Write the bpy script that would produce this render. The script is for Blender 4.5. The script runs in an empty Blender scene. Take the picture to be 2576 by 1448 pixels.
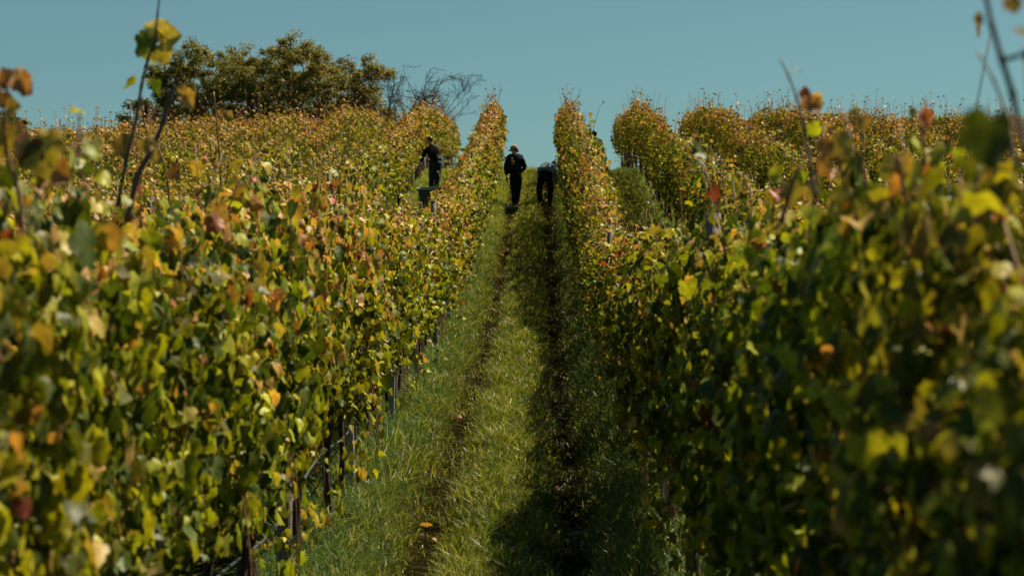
import bpy, math, random
import numpy as np
from mathutils import Vector, Matrix, Euler

R = math.radians
random.seed(7)
rng = np.random.default_rng(7)
scene = bpy.context.scene
COL = scene.collection

# ------------------------------------------------------------------ camera
F_V = 6082.0                      # focal length in pixels of a 2576 px wide frame
PITCH = math.atan(276 / F_V)      # looks slightly up the slope
YAW = math.atan(70 / F_V)         # turned slightly left of the rows' direction
cd = bpy.data.cameras.new('camera')
cam = bpy.data.objects.new('camera', cd)
COL.objects.link(cam)
cd.sensor_width = 36.0
cd.lens = 36.0 * F_V / 2576.0
cd.clip_start = 0.1
cd.clip_end = 3000
cam.location = (0, 0, 0)
cam.rotation_euler = (math.pi / 2 + PITCH, 0, YAW)
cd.dof.use_dof = True
cd.dof.focus_distance = 25.0
cd.dof.aperture_fstop = 4.8
scene.camera = cam

# ------------------------------------------------------------------ sky and sun
SUN_EL, SUN_AZ = R(56), R(53)     # azimuth measured to the right of the rows (+Y)
sun_dir = Vector((math.sin(SUN_AZ) * math.cos(SUN_EL), math.cos(SUN_AZ) * math.cos(SUN_EL), math.sin(SUN_EL)))
w = bpy.data.worlds.new('World')
scene.world = w
w.use_nodes = True
nt = w.node_tree
bg = nt.nodes['Background']
sky = nt.nodes.new('ShaderNodeTexSky')
sky.sky_type = 'NISHITA'
sky.sun_disc = False
sky.sun_elevation = SUN_EL
sky.sun_rotation = SUN_AZ
sky.air_density = 1.0
sky.dust_density = 0.6
sky.ozone_density = 3.0
tint = nt.nodes.new('ShaderNodeMix')
tint.data_type = 'RGBA'
tint.blend_type = 'MULTIPLY'
tint.inputs[0].default_value = 1.0
tint.inputs[7].default_value = (0.438, 0.592, 0.488, 1)
nt.links.new(sky.outputs[0], tint.inputs[6])
nt.links.new(tint.outputs[2], bg.inputs[0])
bg.inputs[1].default_value = 0.05

sl = bpy.data.lights.new('sun', 'SUN')
sun = bpy.data.objects.new('sun', sl)
COL.objects.link(sun)
sl.energy = 4.3
sl.angle = R(0.5)
sl.color = (1.0, 0.86, 0.64)
sun.rotation_euler = sun_dir.to_track_quat('Z', 'Y').to_euler()
sun.location = (20, -10, 40)

scene.view_settings.view_transform = 'Standard'
scene.view_settings.look = 'None'
scene.view_settings.exposure = 1.25
scene.view_settings.gamma = 1.0
scene.render.engine = 'CYCLES'
cy = scene.cycles
cy.max_bounces = 7
cy.diffuse_bounces = 2
cy.glossy_bounces = 2
cy.transmission_bounces = 5
cy.transparent_max_bounces = 4
cy.use_denoising = True
cy.sample_clamp_indirect = 6.0

# ------------------------------------------------------------------ terrain
PROFILE = [(-40, -4.0), (0, -2.0), (4.9, -1.74), (6.65, -1.63), (10.3, -1.43), (14.8, -1.10), (21.8, -0.44),
           (29.5, 0.24), (35, 0.80), (43.4, 1.82), (53.8, 3.32), (64, 4.88), (69.1, 5.72), (75, 6.72), (80, 7.45),
           (86, 8.06), (95, 8.88), (107, 9.95), (125, 11.4), (145, 12.3), (175, 12.6), (240, 10.0), (400, 0.0), (900, -20.0)]
PY = np.array([p[0] for p in PROFILE], float)
PZ = np.array([p[1] for p in PROFILE], float)
_t = np.linspace(-40, 900, 18801)
_z = np.interp(_t, PY, PZ)
_k = np.hanning(61); _k /= _k.sum()
_zs = np.convolve(np.pad(_z, 30, mode='edge'), _k, mode='valid')

LANE_C = -0.28
SP = 2.4


def zg(x, y):
    x = np.asarray(x, float); y = np.asarray(y, float)
    z = np.interp(y, _t, _zs)
    cx = np.where(x < 0, 0.0030, 0.0016) * np.minimum(np.abs(x), 30) ** 2
    z = z - cx * np.clip(y / 75.0, 0, 1.4)
    z = z + 0.03 * np.sin(x * 1.7 + y * 0.31) * np.sin(y * 0.83 + 1.2)
    # wheel ruts in every lane
    u = (x - LANE_C + SP / 2) % SP - SP / 2
    rut = np.exp(-((np.abs(u) - 0.50) / 0.16) ** 2) * np.where(np.abs(x - LANE_C) < SP / 2, 1, .35)
    wob = 0.75 + 0.25 * np.sin(y * 0.9 + np.floor((x - LANE_C) / SP + .5) * 2.0)
    z = z - 0.15 * rut * wob
    return z


def Z(x, y):
    return float(zg(x, y))


def unproj(u, v, d):
    """point at distance d up the lane seen at pixel (u, v) of the 2576 px wide frame"""
    m = cam.rotation_euler.to_matrix()
    ray = m @ Vector(((u - 1288) / F_V, -(v - 724.5) / F_V, -1))
    return np.array(ray * (d / ray.y))


def proj(p):
    m = cam.rotation_euler.to_matrix().transposed()
    q = m @ Vector(p)
    return 1288 + F_V * q.x / -q.z, 724.5 - F_V * q.y / -q.z


# ------------------------------------------------------------------ mesh builder
class Geo:
    def __init__(self):
        self.v, self.c, self.lv, self.fs = [], [], [], []
        self.n = 0

    def add(self, verts, faces, col):
        """verts (n,3); faces (m,k) int array; col (3,) or (n,3)"""
        verts = np.asarray(verts, float).reshape(-1, 3)
        faces = np.asarray(faces, int)
        col = np.asarray(col, float)
        if col.ndim == 1:
            col = np.tile(col, (len(verts), 1))
        self.v.append(verts); self.c.append(col)
        self.lv.append((faces + self.n).ravel())
        self.fs.append(np.full(len(faces), faces.shape[1], int))
        self.n += len(verts)

    def merge(self, other, M=None):
        v = np.concatenate(other.v) if other.v else np.zeros((0, 3))
        if M is not None:
            M = np.array(M)
            v = v @ M[:3, :3].T + M[:3, 3]
        self.v.append(v); self.c += other.c
        self.lv += [l + self.n for l in other.lv]
        self.fs += other.fs
        self.n += len(v)

    def mesh(self, name, mat, smooth=True):
        me = bpy.data.meshes.new(name)
        v = np.concatenate(self.v); c = np.concatenate(self.c)
        lv = np.concatenate(self.lv); fs = np.concatenate(self.fs)
        me.vertices.add(len(v)); me.vertices.foreach_set('co', v.ravel().astype(np.float32))
        me.loops.add(len(lv)); me.loops.foreach_set('vertex_index', lv.astype(np.int32))
        me.polygons.add(len(fs))
        st = np.concatenate([[0], np.cumsum(fs)[:-1]])
        me.polygons.foreach_set('loop_start', st.astype(np.int32))
        me.polygons.foreach_set('use_smooth', np.full(len(fs), smooth))
        at = me.color_attributes.new('Col', 'FLOAT_COLOR', 'POINT')
        rgba = np.ones((len(v), 4), np.float32); rgba[:, :3] = np.clip(c, 0, 1)
        at.data.foreach_set('color', rgba.ravel())
        me.update(calc_edges=True)
        me.materials.append(mat)
        return me

    def tube(self, pts, rad, col, n=6, cap=True):
        pts = np.asarray(pts, float)
        rad = np.broadcast_to(np.asarray(rad, float), (len(pts),))
        t = np.gradient(pts, axis=0)
        t /= np.linalg.norm(t, axis=1)[:, None] + 1e-9
        ref = np.array([0, 0, 1.0]) if abs(t[0][2]) < 0.9 else np.array([1.0, 0, 0])
        a = np.cross(t, ref); a /= np.linalg.norm(a, axis=1)[:, None] + 1e-9
        b = np.cross(t, a)
        ang = np.linspace(0, 2 * math.pi, n, endpoint=False)
        ring = (np.cos(ang)[None, :, None] * a[:, None, :] + np.sin(ang)[None, :, None] * b[:, None, :])
        V = pts[:, None, :] + ring * rad[:, None, None]
        m = len(pts)
        i = np.arange(m - 1)[:, None] * n + np.arange(n)[None, :]
        j = np.arange(m - 1)[:, None] * n + (np.arange(n)[None, :] + 1) % n
        F = np.stack([i, j, j + n, i + n], -1).reshape(-1, 4)
        self.add(V.reshape(-1, 3), F, col)
        if cap and n >= 3:
            self.lv.append(np.arange(self.n - n, self.n)); self.fs.append(np.array([n]))
            self.lv.append(np.arange(self.n - m * n, self.n - m * n + n)[::-1]); self.fs.append(np.array([n]))

    def box(self, c, s, col, M=None):
        c = np.asarray(c, float); s = np.asarray(s, float) / 2
        v = np.array([[x, y, z] for x in (-1, 1) for y in (-1, 1) for z in (-1, 1)], float) * s + c
        if M is not None:
            M = np.array(M); v = v @ M[:3, :3].T + M[:3, 3]
        f = [[0, 1, 3, 2], [4, 6, 7, 5], [0, 4, 5, 1], [2, 3, 7, 6], [0, 2, 6, 4], [1, 5, 7, 3]]
        self.add(v, f, col)

    def ball(self, c, r, col, n=12, m=8, M=None):
        th = np.linspace(0, math.pi, m + 1); ph = np.linspace(0, 2 * math.pi, n, endpoint=False)
        v = np.stack([np.sin(th)[:, None] * np.cos(ph), np.sin(th)[:, None] * np.sin(ph),
                      np.cos(th)[:, None] * np.ones(n)], -1).reshape(-1, 3) * np.asarray(r, float)
        if M is not None:
            v = v @ np.array(M)[:3, :3].T
        v = v + np.asarray(c, float)
        i = np.arange(m)[:, None] * n + np.arange(n)[None, :]
        j = np.arange(m)[:, None] * n + (np.arange(n)[None, :] + 1) % n
        self.add(v, np.stack([i, i + n, j + n, j], -1).reshape(-1, 4), col)


def link(name, me, parent=None):
    o = bpy.data.objects.new(name, me)
    COL.objects.link(o)
    if parent is not None:
        o.parent = parent
    return o


def tag(o, label=None, cat=None, group=None, kind=None):
    if label: o['label'] = label
    if cat: o['category'] = cat
    if group: o['group'] = group
    if kind: o['kind'] = kind
    return o


# ------------------------------------------------------------------ materials
def mat_base(name):
    m = bpy.data.materials.new(name)
    m.use_nodes = True
    return m, m.node_tree, m.node_tree.nodes['Principled BSDF'], m.node_tree.nodes['Material Output']


def leaf_material(name, transl=0.4, rough=0.42, spec=0.5, vary=0.10, tr_tint=(1.25, 1.2, 0.5), mottled=True):
    m, t, p, out = mat_base(name)
    N, L = t.nodes, t.links
    at = N.new('ShaderNodeAttribute'); at.attribute_name = 'Col'
    oi = N.new('ShaderNodeObjectInfo')
    hs = N.new('ShaderNodeHueSaturation')
    mr = N.new('ShaderNodeMapRange')
    mr.inputs[3].default_value = 0.5 - vary * 0.22; mr.inputs[4].default_value = 0.5 + vary * 0.22
    L.new(oi.outputs['Random'], mr.inputs[0]); L.new(mr.outputs[0], hs.inputs['Hue'])
    L.new(at.outputs['Color'], hs.inputs['Color'])
    src = hs.outputs[0]
    if mottled:
        tc = N.new('ShaderNodeTexCoord')
        nz = N.new('ShaderNodeTexNoise'); nz.inputs['Scale'].default_value = 38; nz.inputs['Detail'].default_value = 3
        L.new(tc.outputs['Object'], nz.inputs['Vector'])
        cr = N.new('ShaderNodeMapRange'); cr.inputs[1].default_value = 0.35; cr.inputs[2].default_value = 0.7
        cr.inputs[3].default_value = 1.25; cr.inputs[4].default_value = 0.62
        L.new(nz.outputs[0], cr.inputs[0])
        mu = N.new('ShaderNodeMix'); mu.data_type = 'RGBA'; mu.blend_type = 'MULTIPLY'; mu.inputs[0].default_value = 1
        L.new(src, mu.inputs[6]); L.new(cr.outputs[0], mu.inputs[7]); src = mu.outputs[2]
    L.new(src, p.inputs['Base Color'])
    p.inputs['Roughness'].default_value = rough
    p.inputs['Specular IOR Level'].default_value = spec
    tr = N.new('ShaderNodeBsdfTranslucent')
    mt = N.new('ShaderNodeMix'); mt.data_type = 'RGBA'; mt.blend_type = 'MULTIPLY'; mt.inputs[0].default_value = 1
    mt.inputs[7].default_value = (*tr_tint, 1)
    L.new(src, mt.inputs[6]); L.new(mt.outputs[2], tr.inputs[0])
    mx = N.new('ShaderNodeMixShader'); mx.inputs[0].default_value = transl
    L.new(p.outputs[0], mx.inputs[1]); L.new(tr.outputs[0], mx.inputs[2])
    L.new(mx.outputs[0], out.inputs[0])
    return m


def col_material(name, rough=0.8, spec=0.3, noise=0.0, scale=20, stretch=(1, 1, 1), metallic=0.0, bump=0.0):
    m, t, p, out = mat_base(name)
    N, L = t.nodes, t.links
    at = N.new('ShaderNodeAttribute'); at.attribute_name = 'Col'
    src = at.outputs['Color']
    if noise or bump:
        tc = N.new('ShaderNodeTexCoord')
        mp = N.new('ShaderNodeMapping'); mp.inputs['Scale'].default_value = stretch
        nz = N.new('ShaderNodeTexNoise'); nz.inputs['Scale'].default_value = scale; nz.inputs['Detail'].default_value = 5
        L.new(tc.outputs['Object'], mp.inputs[0]); L.new(mp.outputs[0], nz.inputs['Vector'])
        cr = N.new('ShaderNodeMapRange'); cr.inputs[1].default_value = 0.3; cr.inputs[2].default_value = 0.7
        cr.inputs[3].default_value = 1 + noise; cr.inputs[4].default_value = 1 - noise
        L.new(nz.outputs[0], cr.inputs[0])
        mu = N.new('ShaderNodeMix'); mu.data_type = 'RGBA'; mu.blend_type = 'MULTIPLY'; mu.inputs[0].default_value = 1
        L.new(src, mu.inputs[6]); L.new(cr.outputs[0], mu.inputs[7]); src = mu.outputs[2]
        if bump:
            bp = N.new('ShaderNodeBump'); bp.inputs['Strength'].default_value = bump; bp.inputs['Distance'].default_value = 0.02
            L.new(nz.outputs[0], bp.inputs['Height']); L.new(bp.outputs[0], p.inputs['Normal'])
    L.new(src, p.inputs['Base Color'])
    p.inputs['Roughness'].default_value = rough
    p.inputs['Specular IOR Level'].default_value = spec
    p.inputs['Metallic'].default_value = metallic
    return m


M_LEAF = leaf_material('vine_leaf', transl=0.29, rough=0.48, spec=0.14, tr_tint=(1.35, 1.3, .42))
M_TREE = leaf_material('tree_leaf', transl=0.45, rough=0.5, tr_tint=(1.2, 1.1, 0.5), mottled=False)
M_GRASS = leaf_material('grass_blade', transl=0.38, rough=0.45, spec=.25, tr_tint=(1.15, 1.2, 0.4), mottled=False)
M_BARK = col_material('vine_bark', rough=0.9, noise=0.5, scale=30, stretch=(3, 3, 0.6), bump=0.8)
M_CANE = col_material('vine_cane', rough=0.55, spec=0.4, noise=0.3, scale=60, stretch=(1, 1, .3))
M_POST = col_material('galvanised_post', rough=0.5, spec=0.5, noise=0.25, scale=18, stretch=(2, 2, .5), metallic=0.35, bump=0.2)
M_WIRE = col_material('steel_wire', rough=0.4, metallic=0.7)
M_CLOTH = col_material('cloth', rough=0.92, spec=0.15, noise=0.25, scale=14, bump=0.4)
M_SKIN = col_material('skin', rough=0.55, noise=0.08, scale=30)
M_HAIR = col_material('hair', rough=0.5, noise=0.4, scale=60, stretch=(4, 4, .6))
M_PLASTIC = col_material('plastic_bin', rough=0.45, spec=0.4, noise=0.18, scale=6)

# ground
mg, t, p, out = mat_base('soil_and_turf')
N, L = t.nodes, t.links
tc = N.new('ShaderNodeTexCoord')
n1 = N.new('ShaderNodeTexNoise'); n1.inputs['Scale'].default_value = 2.2; n1.inputs['Detail'].default_value = 8
n2 = N.new('ShaderNodeTexNoise'); n2.inputs['Scale'].default_value = 26; n2.inputs['Detail'].default_value = 6
L.new(tc.outputs['Object'], n1.inputs['Vector']); L.new(tc.outputs['Object'], n2.inputs['Vector'])
at = N.new('ShaderNodeAttribute'); at.attribute_name = 'Col'
r1 = N.new('ShaderNodeValToRGB')
r1.color_ramp.elements[0].position = 0.35; r1.color_ramp.elements[0].color = (0.5, 0.45, 0.4, 1)
r1.color_ramp.elements[1].position = 0.7; r1.color_ramp.elements[1].color = (1.4, 1.35, 1.1, 1)
L.new(n2.outputs[0], r1.inputs[0])
mu = N.new('ShaderNodeMix'); mu.data_type = 'RGBA'; mu.blend_type = 'MULTIPLY'; mu.inputs[0].default_value = 1
L.new(at.outputs['Color'], mu.inputs[6]); L.new(r1.outputs[0], mu.inputs[7]); L.new(mu.outputs[2], p.inputs['Base Color'])
p.inputs['Roughness'].default_value = 1.0; p.inputs['Specular IOR Level'].default_value = 0.0
bp = N.new('ShaderNodeBump'); bp.inputs['Strength'].default_value = 0.9; bp.inputs['Distance'].default_value = 0.05
L.new(n2.outputs[0], bp.inputs['Height']); L.new(bp.outputs[0], p.inputs['Normal'])
M_SOIL = mg

# ------------------------------------------------------------------ ground sheet
xs = np.unique(np.round(np.concatenate([np.arange(-300, -40, 20), np.arange(-40, -9, 1.2), np.arange(-9, 12, 0.12),
                                        np.arange(12, 40, 1.2), np.arange(40, 301, 20)]), 3))
ys = np.unique(np.round(np.concatenate([np.arange(-30, 0, 3), np.arange(0, 110, 0.4), np.arange(110, 200, 3), np.arange(200, 900, 25)]), 3))
X, Y = np.meshgrid(xs, ys)
Zz = zg(X, Y)
g = Geo()
ny, nx = X.shape
i = (np.arange(ny - 1)[:, None] * nx + np.arange(nx - 1)[None, :])
F = np.stack([i, i + 1, i + nx + 1, i + nx], -1).reshape(-1, 4)
u = (X - LANE_C + SP / 2) % SP - SP / 2
rut = (np.exp(-((np.abs(u) - 0.50) / 0.19) ** 2) * np.where(np.abs(X - LANE_C) < SP / 2, 1, .2))[..., None]
cg = np.array([0.022, 0.030, 0.009]) * (1 - rut) + np.array([0.008, 0.005, 0.003]) * rut
g.add(np.stack([X, Y, Zz], -1).reshape(-1, 3), F, cg.reshape(-1, 3))
tag(link('ground', g.mesh('ground', M_SOIL)), 'grassy vineyard hillside rising to a crest, with worn wheel ruts', 'hillside', kind='structure')

# ------------------------------------------------------------------ leaf templates
def outline_to_template(half, centre, fold, curl, twist, wav):
    pts = half + [(-x, y) for x, y in reversed(half[:-1])]
    P = np.array([centre] + pts, float)
    x, y = P[:, 0], P[:, 1]
    z = fold * np.abs(x) + curl * (y - 0.2) ** 2 + twist * x * y + wav * np.sin(9 * x + 5 * y)
    z[0] -= 0.03
    V = np.stack([x, y, z], -1)
    n = len(pts)
    Fc = np.array([[0, 1 + k, 1 + (k + 1) % n] for k in range(n)])
    edge = np.ones(len(V)); edge[0] = 0
    return V, Fc, edge


HN = [(0.05, -0.10), (0.22, -0.30), (0.50, -0.27), (0.66, -0.05), (0.58, 0.12), (0.76, 0.30), (0.70, 0.56), (0.52, 0.60), (0.36, 0.82), (0.0, 1.02)]
HM = [(0.05, -0.12), (0.42, -0.28), (0.64, 0.0), (0.74, 0.46), (0.34, 0.60), (0.0, 1.0)]
T_NEAR = [outline_to_template(HN, (0, 0.2), *q) for q in
          [(-0.25, -0.15, 0.1, .05), (0.35, -0.35, -0.1, .06), (-0.5, 0.1, 0.3, .05), (-0.1, -0.5, 0.2, .08), (0.6, -0.3, 0.1, .04)]]
T_MID = [outline_to_template(HM, (0, 0.2), *q) for q in
         [(-0.25, -0.15, 0.1, .05), (0.35, -0.35, -0.1, .05), (-0.5, 0.1, 0.3, .0), (0.65, -0.3, 0.1, .04)]]


def fold_quad(fold, curl):
    V = np.array([[0, -.15, 0], [0, 1.0, 0], [.68, .0, 0], [.55, .66, 0], [-.68, .0, 0], [-.55, .66, 0]], float)
    V[:, 2] = fold * np.abs(V[:, 0]) + curl * (V[:, 1] - .3) ** 2
    return V, np.array([[0, 2, 3, 1], [0, 1, 5, 4]]), np.array([0, .6, 1, 1, 1, 1.])


T_FAR = [fold_quad(-.3, -.2), fold_quad(.4, -.3), fold_quad(-.6, .2)]


def unit(a):
    return a / (np.linalg.norm(a, axis=-1, keepdims=True) + 1e-9)


def scatter_leaves(geo, tmpls, P, Nrm, Tip, size, col, edgecol=None, r=rng):
    Nrm = unit(Nrm)
    Tip = unit(Tip - (Tip * Nrm).sum(-1, keepdims=True) * Nrm)
    Xa = np.cross(Tip, Nrm)
    which = r.integers(0, len(tmpls), len(P))
    for k, (V, Fc, edge) in enumerate(tmpls):
        s = which == k
        n = int(s.sum())
        if n == 0: continue
        B = (V[None, :, 0, None] * Xa[s][:, None] + V[None, :, 1, None] * Tip[s][:, None] + V[None, :, 2, None] * Nrm[s][:, None])
        W = P[s][:, None] + B * size[s][:, None, None]
        nv = len(V)
        FF = (Fc[None] + (np.arange(n) * nv)[:, None, None]).reshape(-1, Fc.shape[1])
        C = np.repeat(col[s][:, None], nv, 1)
        if edgecol is not None:
            e = edge[None, :, None] * edgecol[s][:, None, 3:4] * r.uniform(0.2, 1.0, (n, nv, 1))
            C = C * (1 - e) + edgecol[s][:, None, :3] * e
        geo.add(W.reshape(-1, 3), FF, C.reshape(-1, 3))


GREEN_A = np.array([0.170, 0.205, 0.014])
GREEN_B = np.array([0.365, 0.350, 0.022])
YELLOW = np.array([0.380, 0.285, 0.060])
ORANGE = np.array([0.500, 0.275, 0.080])
RUST = np.array([0.260, 0.075, 0.030])
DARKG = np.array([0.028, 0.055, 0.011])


def leaf_colours(n, h, autumn, r):
    """h: 0 at the bottom of the foliage, 1 at the top"""
    q = r.random(n); m = r.random((n, 1))
    base = GREEN_A * (1 - m) + GREEN_B * m
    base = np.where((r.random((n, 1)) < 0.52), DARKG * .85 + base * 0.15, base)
    pa = autumn * (0.06 + 0.95 * np.clip((h - 0.45) / 0.5, 0, 1) ** 1.3)
    py = pa * 0.5 + 0.05
    c = np.where((q < pa + py)[:, None], YELLOW * (0.55 + .6 * m), base)
    c = np.where((q < pa)[:, None], ORANGE * (0.65 + 0.5 * m), c)
    c = np.where((q < pa * 0.14 + 0.004)[:, None], RUST * (0.6 + 0.8 * m), c)
    e = np.concatenate([np.where(m < .6, RUST + .05, YELLOW), np.clip(r.normal(0.02, 0.25, (n, 1)), 0, .8)], 1)
    return c, e


BARK = (0.045, 0.032, 0.024)
CANE = (0.20, 0.085, 0.045)
VSP = 1.2   # spacing of the vines in a row


def half_width(h):
    """half thickness of the leaf wall at relative height h"""
    return np.interp(h, [0, .12, .35, .7, .9, 1.0], [.16, .27, .34, .32, .21, .08])


def vine_parts(seed, lod, autumn, n_leaves, top=2.22, gap=None, dense=False):
    """three meshes of one grapevine, base at the origin, row running along Y"""
    r = np.random.default_rng(seed)
    tm = {'near': T_NEAR, 'mid': T_MID, 'far': T_FAR}[lod]
    sides = {'near': 7, 'mid': 5, 'far': 4}[lod]
    gt, gc, gl = Geo(), Geo(), Geo()
    # trunk: gnarled stem up to the first wire, two arms along it
    lx, ly = r.normal(0, .05), r.normal(0, .12)
    hh = 0.82
    k = np.linspace(0, 1, 7)
    tr = np.stack([lx * k + .025 * np.sin(k * 6 + seed), ly * k + .03 * np.sin(k * 5 + 1 + seed), -0.08 + (hh + .08) * k], -1)
    gt.tube(tr, np.interp(k, [0, .15, 1], [.045, .033, .026]) * r.uniform(.9, 1.25), BARK, sides)
    for sgn in (-1, 1):
        kk = np.linspace(0, 1, 5)
        arm = tr[-1] + np.stack([.02 * np.sin(kk * 4), sgn * kk * .55, .06 * np.sin(kk * 2.6)], -1)
        gt.tube(arm, np.linspace(.024, .012, 5), BARK, sides)
    # canes rising between the wires, a few sticking out above
    ncane = 9 if lod != 'far' else 6
    tips = []
    for q in range(ncane):
        y0 = r.uniform(-.6, .6)
        L_ = (r.uniform(1.0, 1.35) if q > 2 else r.uniform(1.35, 2.0 if lod == 'far' else 1.8)) * top / 2.22 * (1.06 if lod == 'far' else 1)
        m = 8
        kk = np.linspace(0, 1, m)
        dx, dy = r.normal(0, .10), r.normal(0, .13)
        bend = r.normal(0, .10)
        pts = np.stack([dx * kk + .05 * np.sin(kk * 5 + q) + bend * kk ** 3, y0 + dy * kk + .05 * np.sin(kk * 7 + q * 2),
                        hh + L_ * kk - .1 * abs(bend) * kk ** 3], -1)
        gc.tube(pts, np.linspace(.0055, .0022 if lod != 'far' else .004, m), np.array(CANE) * r.uniform(.6, 1.3), 4 if lod != 'near' else 5)
        tips.append(pts)
    # a few hanging canes
    for q in range(3 if lod == 'near' else 1):
        y0 = r.uniform(-.6, .6); sx = r.choice([-1, 1])
        kk = np.linspace(0, 1, 7)
        pts = np.stack([sx * (.2 + .16 * np.sin(kk * 2)), y0 + .15 * kk, 1.3 - .85 * kk], -1)
        gc.tube(pts, np.linspace(.005, .003, 7), np.array(CANE) * 1.1, 4)
    # the leaf wall
    n = n_leaves
    h = np.clip(r.beta(1.25, 1.05, n), 0, 1)
    yv = r.uniform(-.70, .70, n)
    bot = (0.76 if lod == 'near' else (0.76 if lod == 'mid' else .78)) + 0.07 * np.sin(seed * 1.3)
    zz = bot + (top * (1 + .035 * np.sin(yv * 7 + seed * 1.7) + .025 * np.sin(yv * 16 + seed)) - bot) * h + r.normal(0, .04, n)
    low = r.random(n) < (0.02 if lod == 'near' else .008)
    zz = np.where(low, r.uniform(.36, .6, n), zz)
    yy = yv
    side = r.choice([-1, 1], n)
    # clumpiness: leaves gather into tufts, thin spots between them
    lump = 0.11 * np.sin(zz * 5.2 + seed) * np.sin(yy * 4.7 + seed * 2.1) + 0.07 * np.sin(zz * 11 + yy * 8 + seed * 3)
    hw = half_width(h) * (1 + lump * 1.6)
    depth = 1.08 - np.abs(r.normal(0, .42, n))
    xx = side * hw * np.clip(depth, -.2, 1.15) + r.normal(0, .02, n)
    P = np.stack([xx, yy, zz], -1)
    thin = np.sin(yy * 9 + seed) * np.sin(zz * 8 + seed * 1.7) + .6 * np.sin(yy * 17 + zz * 13 + seed)
    keep = ~((r.random(n) < .9) & (thin < ((-.7 if dense else -.02) if lod == 'near' else -.4))) & ~((h > .86) & (r.random(n) < .35 + .25 * np.sin(yy * 8 + seed)))
    P, side, h, xx, yy, zz = P[keep], side[keep], h[keep], xx[keep], yy[keep], zz[keep]; n = len(P)
    Nr = np.stack([side * .9 + r.normal(0, .65, n), r.normal(0, .7, n), .16 + r.normal(0, .5, n)], -1)
    Nr += np.array([0, 0, 1.0]) * (np.clip((h - .85) / .15, 0, 1) * 1.0)[:, None]
    Tp = np.stack([side * .25 + r.normal(0, .4, n), r.normal(0, .55, n), -1 + r.normal(0, .35, n)], -1)
    size = np.clip(r.normal({'near': .045, 'mid': .050, 'far': .051}[lod], .016, n), .03, .11) * np.where(h > .9, .85, 1)
    if lod == 'far': size *= 1.08
    clump = np.sin(yy * 3.3 + zz * 2.1 + seed * 1.9) * np.sin(zz * 4.1 - yy * 1.7 + seed * .7)
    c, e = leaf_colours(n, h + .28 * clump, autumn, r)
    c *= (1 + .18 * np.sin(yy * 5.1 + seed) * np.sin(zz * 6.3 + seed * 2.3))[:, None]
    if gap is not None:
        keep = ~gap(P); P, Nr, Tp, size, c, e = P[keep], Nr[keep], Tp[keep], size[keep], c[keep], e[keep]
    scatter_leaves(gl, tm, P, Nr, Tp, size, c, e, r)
    # leaves along the canes above the wall
    PP, SS = [], []
    for pts in tips:
        for a in range(len(pts)):
            if pts[a][2] > top - .18:
                for _ in range(2 if pts[a][2] < top + .12 else 1):
                    if r.random() < .8:
                        PP.append(pts[a] + r.normal(0, .035, 3)); SS.append(r.uniform(.045, .078) if lod == 'far' else r.uniform(.035, .062) if pts[a][2] > top + .1 else r.uniform(.045, .08))
    if PP:
        PP = np.array(PP); m = len(PP)
        c, e = leaf_colours(m, np.full(m, .93), autumn * 1.15, r)
        scatter_leaves(gl, tm, PP, r.normal(0, 1, (m, 3)) + np.array([0, 0, .4]), r.normal(0, .6, (m, 3)) + np.array([0, 0, -.5]),
                       np.array(SS), c, e, r)
    return gt, gc, gl


def make_meshes(seed, lod, autumn, n, top=2.22, gap=None, dense=False):
    a, b, c = vine_parts(seed, lod, autumn, n, top, gap, dense)
    return (a.mesh('trunk', M_BARK), b.mesh('cane', M_CANE), c.mesh('foliage', M_LEAF))


# ------------------------------------------------------------------ which vines stand where
ROWS = {}            # k -> lateral position; k<0 left of the lane, k>0 right of it
for k in range(1, 12):
    ROWS[-k] = LANE_C - SP / 2 - SP * (k - 1)
    ROWS[k] = LANE_C + SP / 2 + SP * (k - 1)


def row_end(k):
    if k == -1: return 80.5
    if k == 1: return 82.0
    if k < 0: return 107.0
    return 97.0 if k == 2 else 93.0


def row_start(k):
    if k == 1: return 2.9
    if k == -1: return 4.4
    return 9.0 + abs(k) * 3


def visible(k, y):
    x = ROWS[k]
    top = Z(x, y) + 2.35
    u_, v_ = proj((x, y, top))
    mar = 0.8 * F_V / y
    if u_ < -mar or u_ > 2576 + mar: return False
    if abs(k) == 1: return True
    sgn = 1 if k > 0 else -1
    for j in range(1, abs(k)):
        xj = ROWS[sgn * j]
        yj = y * xj / x
        if yj < row_start(sgn * j) or yj > row_end(sgn * j): continue
        _, vj = proj((xj, yj, Z(xj, yj) + 2.05))
        if vj < v_ - 2: return False
    _, vc = proj((x, y, top))
    return True


cands = []
hidden = []
for k in ROWS:
    y = row_start(k)
    q = 0
    while y < row_end(k):
        (cands if visible(k, y) else hidden).append((k, y, q))
        y += VSP; q += 1
cands.sort(key=lambda c: c[1])
single = cands[:298]
rest = cands[298:] + [h for h in hidden if abs(h[0]) <= 3]
print('vines visible', len(cands), 'hidden', len(hidden), 'rest', len(rest))

ORD = ['first', 'second', 'third', 'fourth', 'fifth', 'sixth', 'seventh', 'eighth', 'ninth', 'tenth', 'eleventh',
       'twelfth', 'thirteenth', 'fourteenth', 'fifteenth', 'sixteenth', 'seventeenth', 'eighteenth', 'nineteenth', 'twentieth']


def row_name(k):
    side = 'left' if k < 0 else 'right'
    if abs(k) == 1: return f'row {side} of the central lane'
    return f'{ORD[abs(k)-1]} row {side} of the central lane'


NEAR_TOP = 1.98


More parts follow.
